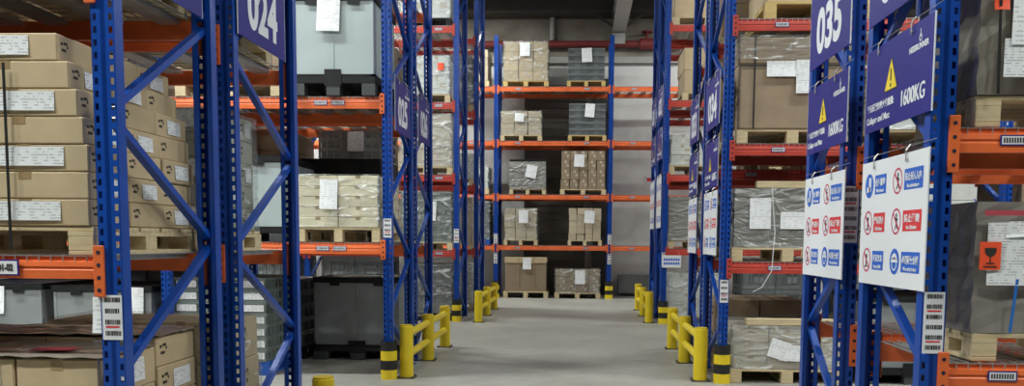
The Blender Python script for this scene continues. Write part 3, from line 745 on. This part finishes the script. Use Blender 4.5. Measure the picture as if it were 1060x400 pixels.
q = 'lower shelf under sign 034'
pallet(1.62, 2.80, 9.27, 10.4, 1.297, 'pale wooden pallet under the grey wrapped load with wooden board', h=.145)
cartons(q, 1.66, 2.76, 9.3, 10.35, 1.445, 2.05, (3, 2, 3), 'whitebox', -1, adj='pale wrapped', style=0)
wrap(q, 1.66, 2.76, 9.3, 10.35, 1.445, 2.05, 'film_grey', [(1.80, 2.02, 1.64, 1.96, 'paper', 0), (2.12, 2.42, 1.64, 1.82, 'paper', 0)], lab='grey shiny film round the load', seed=13)
tag(MB().cbox(0, .85, 0, .10, 0, .07, c=.004).build('wooden_batten', ['wood'], None, (1.87, 9.29, 2.068)), 'pale wooden batten on top of the grey wrapped load', 'batten')
strap('loose white strap hanging from grey wrapped load over the beam', [(2.02, 9.255, 2.08), (2.06, 9.235, 1.6), (2.03, 9.20, 1.2), (1.93, 9.19, 1.03), (1.84, 9.19, .98)], 'wstrap', .008)
q = 'floor under sign 034'
pallet(1.64, 2.85, 9.27, 10.4, .001, 'pale wooden pallet on the floor under wrapped pale cartons', h=.145)
cartons(q, 1.67, 2.80, 9.3, 10.35, .15, .58, (3, 2, 3), 'kraft_pale', -1, adj='pale wrapped', style=0)
wrap(q, 1.67, 2.80, 9.3, 10.35, .15, .60, 'film_white', [(2.02, 2.24, .30, .50, 'paper', .3), (2.15, 2.45, .25, .42, 'paper', .05)], lab='crinkled shiny film round the load', seed=14)
tag(MB().cbox(0, .92, 0, .10, 0, .07, c=.004).build('wooden_batten', ['wood'], None, (1.80, 9.29, .62)), 'pale wooden batten on top of the floor load', 'batten')
pallet(1.66, 2.8, 10.68, 11.8, .001, 'wooden pallet under the brown cartons behind the floor load')
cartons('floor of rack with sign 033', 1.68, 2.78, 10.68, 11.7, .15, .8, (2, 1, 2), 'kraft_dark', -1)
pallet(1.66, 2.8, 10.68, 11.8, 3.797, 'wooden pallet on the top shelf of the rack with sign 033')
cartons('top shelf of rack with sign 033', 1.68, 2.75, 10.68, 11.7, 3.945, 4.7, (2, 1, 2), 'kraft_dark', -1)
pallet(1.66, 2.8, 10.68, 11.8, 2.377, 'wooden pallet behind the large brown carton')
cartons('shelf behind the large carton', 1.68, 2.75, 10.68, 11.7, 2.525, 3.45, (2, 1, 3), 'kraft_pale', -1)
# inner places of the same rack, glimpsed under the boards
container('on the floor beyond the floor load', 3.0, 4.15, 9.3, 10.4, .001, .95, 'dgrey', adj='dark grey')
pallet(3.0, 4.15, 9.3, 10.4, 1.297, 'pale pallet glimpsed between the boards under white cartons')
cartons('glimpsed between boards, sign 034', 3.02, 4.12, 9.3, 10.4, 1.445, 2.2, (2, 1, 3), 'whitebox', -1, adj='white wrapped')
pallet(3.0, 4.15, 9.3, 10.4, 2.527, 'pale pallet on the middle shelf beside the large brown carton')
cartons('beside the large carton', 3.02, 4.12, 9.3, 10.4, 2.675, 3.3, (2, 1, 3), 'whitebox', -1, adj='white wrapped')
wrap('beside the large brown carton', 3.02, 4.12, 9.3, 10.4, 2.675, 3.3, 'film_white', seed=15)

# ------------------------------------------------------------------ loads: third row, both sides
def far_load(where, x0, x1, y0, z, zt, n, m, side, film=None, docs=(), pal='wood', adj='brown', kind='carton', ph=.14, depth=1.05, paldesc=None):
    pallet(x0-.02, x1+.02, y0, y0+depth+.03, z+.006, (paldesc or 'pallet under ' + adj + ' load') + ', ' + where, ph, pal, True)
    if kind == 'carton': cartons(where, x0, x1, y0+.01, y0+depth, z+.006+ph+.002, zt, (n[0], 1, n[1]), m, side, style=3, adj=adj, jitter=.010, gap=.016)
    else: crates(where, x0, x1, y0+.01, y0+depth, z+.006+ph+.002, zt, (n[0], 1, n[1]), m, side, adj=adj)
    if film: wrap(where, x0, x1, y0+.01, y0+depth, z+.006+ph+.002, zt, film, docs, seed=int(x0*100+z*10) % 97)
    else:
        for d in docs:
            s = put('document_sheet', sheet_mesh(d[1]-d[0], d[3]-d[2]), None, (d[0], y0-.012, d[2])); s.rotation_euler.y = jit(.10)
            tag(s, 'white document sheet taped to the front, ' + where, 'paper', 'document sheets on far loads')
A = 'behind red label rack post'
far_load('floor, rack before crates guard', -3.25, -2.32, 15.93, 0, 1.05, (2, 5), 'crate', 1, 'film', kind='crate', adj='dark grey', pal='black', paldesc='black pallet under the dark crates')
far_load('first shelf above dark floor crates', -3.25, -2.32, 15.93, 1.31, 2.38, (2, 6), 'crate2', 1, 'film', [(-2.72, -2.60, 1.85, 2.2, 'paper')], kind='crate', adj='wrapped grey')
far_load('second shelf above dark floor crates', -3.25, -2.32, 15.93, 2.68, 3.77, (2, 4), 'kraft_pale', 1, 'film_white', adj='tan')
far_load('third shelf with red label', -3.25, -2.36, 15.93, 3.98, 4.80, (2, 2), 'whitebox', 1, 'film_white', [(-2.56, -2.45, 4.55, 4.68, 'orangered', 0)], adj='white')
far_load('top shelf above the red label', -3.25, -2.34, 15.93, 5.33, 6.4, (2, 2), 'whitebox', 1, 'film_white', adj='white', pal='black', paldesc='black pallet under the white load')
far_load('first shelf of narrow rack slice', -3.1, -2.24, 18.43, 1.30, 2.4, (2, 3), 'kraft_pale', 1, 'film', adj='tan')
far_load('second shelf of narrow rack slice', -3.1, -2.24, 18.43, 2.65, 3.3, (2, 2), 'whitebox', 1, 'film_white', adj='white')
far_load('third shelf of narrow rack slice', -3.1, -2.24, 18.43, 4.18, 5.35, (2, 3), 'crate', 1, 'film', kind='crate', adj='dark wrapped')
far_load('floor of narrow rack slice', -3.1, -2.24, 18.43, 0, 1.0, (2, 3), 'whitebox', 1, 'film_white', adj='pale')
far_load('floor by hanging white notice', 1.66, 2.62, 15.95, 0, .92, (2, 3), 'whitebox', -1, 'film_white', adj='white')
far_load('first shelf over white notice', 1.66, 2.62, 15.95, 1.37, 2.30, (3, 3), 'greybox', -1, 'film_grey', adj='grey')
far_load('second shelf over white notice', 1.66, 2.50, 15.95, 2.70, 3.42, (2, 3), 'whitebox', -1, 'film', adj='pale green', ph=.17)
far_load('third shelf over white notice', 1.86, 2.9, 15.95, 4.02, 4.95, (1, 2), 'kraft', -1, None, adj='tall tan')
far_load('top shelf over white notice', 1.66, 2.9, 15.95, 5.34, 6.5, (1, 2), 'kraft', -1, None, adj='wide tan')
far_load('first shelf, rack behind notice', 1.7, 2.8, 17.35, 1.37, 2.2, (2, 2), 'kraft_pale', -1, None, adj='pale brown')
n_ = empty('hanging_notice', (1.53, 15.86, 1.03)); tag(n_, 'white notice hanging from the lowest red beam of its rack', 'notice')
MB().box(0, .34, 0, .006, 0, .22).build('notice_panel', ['white'], n_)
mb = MB()
for r in range(2):
    for i in range(7): mb.box(.03+i*.042, .062+i*.042, -.001, 0, .12-r*.07, .165-r*.07)
mb.build('printed_lines', ['symblue'], n_); MB().bar((.04, .003, .22), (.04, .003, .30), .004, .004, up=(0, 1, 0)).bar((.30, .003, .22), (.30, .003, .30), .004, .004, up=(0, 1, 0)).build('hanging_wire', ['zinc'], n_)

# loads deeper in the side rows, glimpsed through the nearer racks
for (x0, x1, y0, z, zt, nn, mm, kd, ad, wh) in (
  (-4.75, -3.5, 15.95, 0, 1.19, (2, 2), 'crate', 'crate', 'dark', 'floor deep in the row of red label'),
  (-4.75, -3.5, 15.95, 1.31, 2.3, (1, 2), 'kraft_dark', 'carton', 'brown', 'first shelf deep in the red label row'),
  (-4.75, -3.5, 15.95, 2.68, 3.7, (1, 2), 'kraft_dark', 'carton', 'brown', 'second shelf deep in the red label row'),
  (3.0, 4.2, 15.95, 0, 1.15, (2, 2), 'crate', 'crate', 'dark', 'floor deep in the white notice row'),
  (-6.2, -5.15, 15.95, 0, 1.19, (2, 2), 'crate', 'crate', 'dark', 'floor of second bay, red label row'),
  (-7.5, -6.35, 15.95, 0, 1.19, (2, 2), 'crate', 'crate', 'grey', 'floor corner of second bay, label row'),
  (-6.4, -5.15, 15.95, 1.31, 2.4, (2, 2), 'kraft_dark', 'carton', 'brown', 'shelf of second bay, red label row'),
  (-6.4, -5.15, 15.95, 2.68, 3.85, (2, 2), 'kraft_dark', 'carton', 'brown', 'upper shelf of second bay, label row'),
  (-6.6, -5.25, 22.65, 2.68, 3.9, (2, 2), 'crate', 'crate', 'dark', 'outer bay of the far rack'),
  (-4.9, -3.55, 22.65, 1.37, 2.55, (2, 2), 'kraft_dark', 'carton', 'brown', 'far rack, beside the blue pallet'),
  (-4.9, -3.55, 22.65, 2.68, 3.9, (2, 2), 'kraft_dark', 'carton', 'brown', 'far rack, above the blue pallet'),
  (3.0, 4.2, 15.95, 1.37, 2.3, (1, 2), 'kraft_dark', 'carton', 'brown', 'first shelf deep in the notice row'),
  (3.0, 4.2, 15.95, 2.70, 3.7, (1, 2), 'kraft_dark', 'carton', 'brown', 'second shelf deep in the notice row'),
  (4.75, 5.9, 15.95, 1.37, 2.4, (2, 2), 'crate', 'crate', 'dark', 'second bay of the notice row'),
  (4.75, 5.9, 15.95, 0, 1.0, (2, 2), 'crate', 'crate', 'dark', 'second bay floor of notice row'),
  (-6.2, -4.8, 10.66, 1.42, 2.7, (1, 2), 'kraft_dark', 'carton', 'brown', 'shelf behind the second upright'),
  (-6.6, -4.7, 10.66, 0, 1.2, (2, 2), 'crate', 'crate', 'dark', 'floor behind the mid grey containers'),
  (-6.2, -4.6, 10.66, 2.99, 4.2, (1, 2), 'kraft_dark', 'carton', 'brown', 'upper shelf behind the second upright'),
  (4.6, 5.8, 9.3, 1.29, 2.2, (1, 2), 'kraft_dark', 'carton', 'brown', 'bay beyond the boards, first shelf'),
  (4.6, 5.8, 9.3, 0, 1.0, (2, 2), 'crate', 'crate', 'dark', 'bay beyond the boards, floor'),
  (3.0, 4.2, 10.7, 1.29, 2.2, (1, 2), 'kraft_dark', 'carton', 'brown', 'deep behind the boards')):
    far_load(wh, x0, x1, y0, z, zt, nn, mm, 1 if x0 < 0 else -1, None, adj=ad, kind=kd)

# ------------------------------------------------------------------ loads: far rack
Y = 22.6
far_load('far rack top shelf, tan stack', -1.93, -.81, Y, 5.42, 6.55, (3, 4), 'kraft', 0, 'film', [(-1.52, -1.27, 6.18, 6.52, 'paper', 0)], adj='tan', pal='wood2')
far_load('far rack top shelf, crate stack', -.30, .64, Y, 5.42, 6.38, (2, 5), 'crate', 0, None, [(.06, .32, 6.02, 6.37)], kind='crate', pal='wood2', adj='grey')
far_load('far rack third shelf, pale stack', -2.00, -.97, Y, 4.05, 4.80, (3, 4), 'kraft_pale', 0, 'film', [(-1.66, -1.42, 4.55, 4.76, 'paper', .1)], adj='pale')
far_load('far rack third shelf, crate stack', -.26, .68, Y, 4.05, 5.0, (2, 5), 'crate', 0, None, [(.14, .38, 4.66, 5.0)], kind='crate', pal='wood2', adj='grey')
far_load('far rack second shelf, silver stack', -1.76, -.86, Y, 2.68, 3.51, (2, 4), 'whitebox', 0, 'film_grey', [(-1.38, -1.10, 3.14, 3.46, 'paper', .2)], adj='silver')
tag(MB().cbox(-1.78, -.84, Y+.02, Y+1.04, 3.54, 3.58).build('top_board', ['black']), 'black flat board on top of the silver wrapped stack', 'board')
far_load('far rack second shelf, dense stack', -.45, .69, Y, 2.68, 3.80, (5, 4), 'kraft_dark', 0, None, [(-.12, .14, 3.40, 3.72)], adj='small brown')
far_load('far rack first shelf, glossy stack', -1.90, -1.07, Y, 1.37, 2.32, (3, 5), 'kraft_pale', 0, 'film', [(-1.53, -1.29, 1.95, 2.28, 'paper', 0)], adj='small tan')
far_load('far rack first shelf, neat stack', -.24, .60, Y, 1.37, 2.34, (4, 5), 'kraft_pale', 0, None, [(.16, .42, 1.96, 2.28)], adj='small pale')
pallet(-1.93, -.76, Y, Y+1.1, .001, 'wooden pallet under the tall brown box at the far rack', .17, 'wood', True)
e = empty('tall_box', (-1.88, Y+.02, .172)); tag(e, 'tall plain brown box with lid on the floor of the far rack', 'carton')
MB().cbox(0, 1.07, 0, 1.0, 0, .80, c=.008).build('box_body', ['kraft_dark'], e); MB().cbox(-.012, 1.082, -.012, 1.012, .74, .89, c=.008).build('box_lid', ['kraft'], e)
for x in (.34, .74): MB().box(x, x+.02, -.014, -.012, 0, .89).build('strap', ['tape'], e)
put('document_sheet', sheet_mesh(.22, .30), e, (.46, -.02, .58))
far_load('far rack floor, low stack', -.57, .58, Y, 0, .76, (4, 3), 'kraft_dark', 0, 'film', [(-.06, .20, .38, .74, 'paper', 0)], adj='low brown')
far_load('far rack side bay, top shelf', -3.4, -2.33, Y, 5.42, 6.35, (2, 4), 'kraft_pale', 0, None, adj='whitish')
far_load('far rack side bay, first shelf', -3.4, -2.30, Y, 1.37, 2.5, (2, 4), 'crate', 0, 'film', kind='crate', pal='bluepl', adj='dark', paldesc='blue pallet under the dark crates')
far_load('far rack side bay, second shelf', -3.4, -2.33, Y, 2.68, 3.4, (2, 3), 'whitebox', 0, 'film', adj='white')

# ------------------------------------------------------------------ signs
def text(body, size, x, z, parent, m, weight=0, sx=1, align='LEFT', y=-.0045):
    key = ('text', body, size, m, weight, align)
    def f():
        c = bpy.data.curves.new('lettering', 'FONT'); c.body = body; c.size = size; c.offset = weight; c.align_x = align; c.extrude = .0004
        c.materials.append(M[m]); t = bpy.data.objects.new('lettering', c); COL.objects.link(t)
        bpy.context.view_layer.update(); me = bpy.data.meshes.new_from_object(t.evaluated_get(bpy.context.evaluated_depsgraph_get()))
        bpy.data.objects.remove(t); me.name = 'lettering'; return me
    o = bpy.data.objects.new('lettering', cached(key, f)); COL.objects.link(o); o.parent = parent
    o.rotation_euler = (PI/2, 0, 0); o.location = (x, y, z); o.scale = (sx, 1, 1); return o
def board(W, H, m, edge='white'):
    return cached(('board', W, H, m), lambda: MB().box(-W/2, W/2, -.003, .003, 0, H, 0).box(-W/2-.004, -W/2, -.003, .004, -.002, H+.002, 1).box(W/2, W/2+.004, -.003, .004, -.002, H+.002, 1).mesh('board', [m, edge]))
def hooks(e, W, H):
    def f():
        mb = MB()
        for x in (-W*.28, W*.22):
            mb.tube((x, .01, H+.04), (x, -.012, H+.01), .005, 6).tube((x, -.012, H+.01), (x, -.012, H-.045), .004, 6).tube((x, -.012, H-.045), (x+.015, -.012, H-.03), .004, 6)
        mb.tube((-W/2-.05, .012, H+.035), (W/2+.05, .012, H+.035), .002, 6)
        return mb.mesh('hanging_hook', ['zinc'])
    put('hanging_hook', cached(('hook', W, H), f), e)
def warn_tri(m0, m1):
    def f():
        mb = MB(); 
        mb.v += [(-.10, -.0035, 0), (.10, -.0035, 0), (0, -.0035, .18)]; mb.f.append((0, 1, 2)); mb.m.append(0)
        a = len(mb.v); mb.v += [(-.088, -.0042, .007), (.088, -.0042, .007), (0, -.0042, .166)]; mb.f.append((a, a+1, a+2)); mb.m.append(1)
        mb.box(-.008, .008, -.0052, -.0042, .050, .115, 0); mb.disc((0, -.0052, .028), .011, 12, 0)
        return mb.mesh('warning_triangle', [m0, m1])
    return cached('tri', f)
def logo_mark():
    def f():
        mb = MB().ring((0, -.004, .018), .012, .018, 16).box(-.003, .003, -.0045, -.0035, .02, .06); return mb.mesh('emblem', ['white'])
    return cached('logo', f)
def number_sign(num, X_, yc, zb, side, W, label, H=.56):
    e = empty('aisle_sign', (X_, yc, zb), PI/2 if side < 0 else -PI/2); tag(e, label, 'sign', 'violet blue aisle number signs')
    put('board', board(W, H, 'violet'), e); hooks(e, W, H)
    t = text(num, .40, 0, .095, e, 'white', .015, W*.96/.92, 'CENTER'); put('emblem', logo_mark(), e, (W*.30, 0, H-.10)); text('HESSRUNNER', .042, W*.30, H-.14, e, 'white', .0012, 1, 'CENTER')
def load_sign(X_, yc, zb, side, W, label, H=.45):
    e = empty('load_limit_sign', (X_, yc, zb), PI/2 if side < 0 else -PI/2); tag(e, label, 'sign', 'violet load limit signs')
    put('board', board(W, H, 'violet'), e); hooks(e, W, H)
    put('warning_triangle', warn_tri('print', 'warn'), e, (-W*.08, 0, .185))
    text('单元货架的最大载重量:', .043, -W*.46, .115, e, 'white', .0014, .95); text('Collapse and Max:', .050, -W*.46, .045, e, 'white', .0014, .98)
    text('1600KG', .115, W*.075, .075, e, 'white', .0, .84); text('1600KG', .115, W*.075+.003, .076, e, 'white', .0, .84, 'LEFT', -.0048); text('1600KG', .115, W*.075-.003, .074, e, 'white', .0, .84, 'LEFT', -.0051); put('emblem', logo_mark(), e, (W*.33, 0, H-.10)); text('HESSRUNNER', .040, W*.31, H-.135, e, 'white', .0014, 1, 'CENTER')
CELLS = [(-.44, .50, 'b', '仓库重地', 'Warehouse', 'boot'), (.02, .50, 'b', '禁止闲人入内', 'No admittance', 'man'),
         (-.44, .29, 'r', '严禁烟火', 'Off limit flames', 'flame'), (.02, .29, 'r', '禁止攀爬', 'No Climbing', 'man'),
         (-.44, .08, 'b', '注意叉车', 'Beware of forklift', 'flame'), (.02, .08, 'b', '必须戴安全帽', 'Wear safety helmet', 'helmet')]
def safety_board(X_, yc, zb, side, W, label, H=.69, texts=True):
    e = empty('safety_board', (X_, yc, zb), PI/2 if side < 0 else -PI/2); tag(e, label, 'sign', 'white safety boards')
    put('board', board(W, H, 'white'), e); hooks(e, W, H)
    for (cx, cz, col, zh, en, sym) in CELLS:
        x = cx*W; z = cz*H/.69; y = -.004
        mb = MB(); mats = ['symblue', 'white', 'crimson', 'print', 'symred']
        r = .068; c = (x + r, y, z + .055)
        if sym == 'boot':
            mb.disc(c, r, 28, 0); mb.box(c[0]-.035, c[0]+.02, y-.001, y, c[2]-.035, c[2]-.005, 1); mb.box(c[0]-.005, c[0]+.03, y-.001, y, c[2]-.035, c[2]+.045, 1)
        elif sym == 'helmet':
            mb.disc(c, r, 28, 0); k = (c[0], y-.001, c[2]); mb.disc(k, .043, 20, 1, 1, 0, PI); mb.box(c[0]-.05, c[0]+.05, y-.0012, y-.0008, c[2]-.004, c[2]+.006, 1); mb.ring((c[0], y-.001, c[2]-.012), .028, .036, 20, 1)
        else:
            mb.ring(c, r-.010, r, 28, 2); mb.bar((c[0]-.045, y-.001, c[2]+.045), (c[0]+.045, y-.001, c[2]-.045), .010, .001, 2, up=(0, 1, 0))
            if sym == 'man':
                mb.disc((c[0]+.005, y-.0005, c[2]+.032), .010, 12, 3); mb.bar((c[0], y-.0005, c[2]+.022), (c[0]+.008, y-.0005, c[2]-.012), .016, .001, 3, up=(0, 1, 0))
                mb.bar((c[0]+.008, y-.0005, c[2]-.012), (c[0]-.014, y-.0005, c[2]-.042), .007, .001, 3, up=(0, 1, 0)); mb.bar((c[0]+.008, y-.0005, c[2]-.012), (c[0]+.022, y-.0005, c[2]-.040), .007, .001, 3, up=(0, 1, 0)); mb.bar((c[0], y-.0005, c[2]+.018), (c[0]+.028, y-.0005, c[2]+.005), .006, .001, 3, up=(0, 1, 0))
            else:
                mb.bar((c[0]-.004, y-.0005, c[2]-.035), (c[0]-.004, y-.0005, c[2]+.02), .012, .001, 3, up=(0, 1, 0)); mb.disc((c[0]-.002, y-.0005, c[2]+.022), .012, 10, 3); mb.box(c[0]-.03, c[0]+.01, y-.0008, y-.0004, c[2]-.04, c[2]-.032, 3)
        px0 = x + 2*r + .025; pw_ = .17 if cx < 0 else .235; pw_ *= W/.92; ph_ = .105
        mb.box(px0, px0+pw_, y, y+.0005, c[2]-ph_/2, c[2]+ph_/2, 0 if col == 'b' else 4)
        mb.build('pictogram_panel', mats, e)
        if texts:
            n = len(zh); sz = .044
            text(zh, sz, px0+pw_/2, c[2]-.004, e, 'white', .0012, min(1.15, pw_*.86/(n*sz*.98)), 'CENTER', y-.0015); text(en, .026, px0+pw_/2, c[2]-.042, e, 'white', .0008, min(1, pw_*.9/(len(en)*.026*.56)), 'CENTER', y-.0015)
WHERE = {'036': 'on the frame with six row barcode', '035': 'on the frame hung behind the biggest boards', '034': 'on the frame beside the large brown carton', '033': 'on the frame just behind number 034'}
for (num, X_, yc, W) in (('036', 1.655, 4.71, .95), ('035', 1.655, 6.00, .93), ('034', 1.485, 9.92, .95), ('033', 1.485, 11.45, .78)):
    far = num in ('034', '033'); wh = WHERE[num]
    number_sign(num, X_, yc, 2.76 if far else 2.72, 1, W, 'violet number sign ' + {'036': 'cut by upper edge, ', '035': 'reading 035, ', '034': 'reading 034, ', '033': 'seen very obliquely, '}[num] + wh)
    load_sign(X_, yc, 2.10 if far else 2.125, 1, W, 'violet load limit sign with yellow triangle ' + wh, .52 if far else .455)
    safety_board(X_, yc, 1.355 if far else 1.27, 1, W, 'white board of safety pictograms ' + wh, .70 if far else .685)
number_sign('023', -2.105, 4.46, 2.72, -1, .84, 'violet number sign with only its lower corner in view')
number_sign('024', -2.105, 5.83, 2.76, -1, .86, 'violet number sign reading 024 between two blue posts')
number_sign('025', -1.955, 9.72, 2.66, -1, .80, 'violet number sign beside the bright post and pale container')
number_sign('026', -1.955, 11.05, 2.71, -1, .76, 'violet number sign one frame behind the sign beside the bright post')
for (yc, nm) in ((16.5, 'with hanging white notice'), (17.9, 'behind the one with hanging notice')):
    number_sign('032' if yc < 17 else '031', 1.505, yc, 3.75, 1, .9, 'sliver of violet number sign on the rack ' + nm)
    load_sign(1.505, yc, 3.0, 1, .9, 'sliver of violet load sign on the rack ' + nm, .55)
    safety_board(1.505, yc, 1.75, 1, .9, 'sliver of white safety board on the rack ' + nm, .95)
# location code on the lowest beam of rack 023 and paper labels on its neighbour
e = empty('shelf_label', (-2.70, 3.962, 1.318)); tag(e, 'white shelf label with black code on the orange beam below sign 023', 'label')
MB().box(-.09, .09, -.004, 0, 0, .075).build('label_plate', ['violet'], e); MB().box(-.083, .083, -.006, -.004, .007, .068).build('label_card', ['white'], e)
text('023-01-02', .043, 0, .024, e, 'print', .002, .72, 'CENTER', -.0075)
t = tag(put('document_sheet', sheet_mesh(.10, .17, 'paper'), None, (-2.28, 3.99, 1.05)), 'white paper slip beside the barcode post under the orange beam', 'paper')
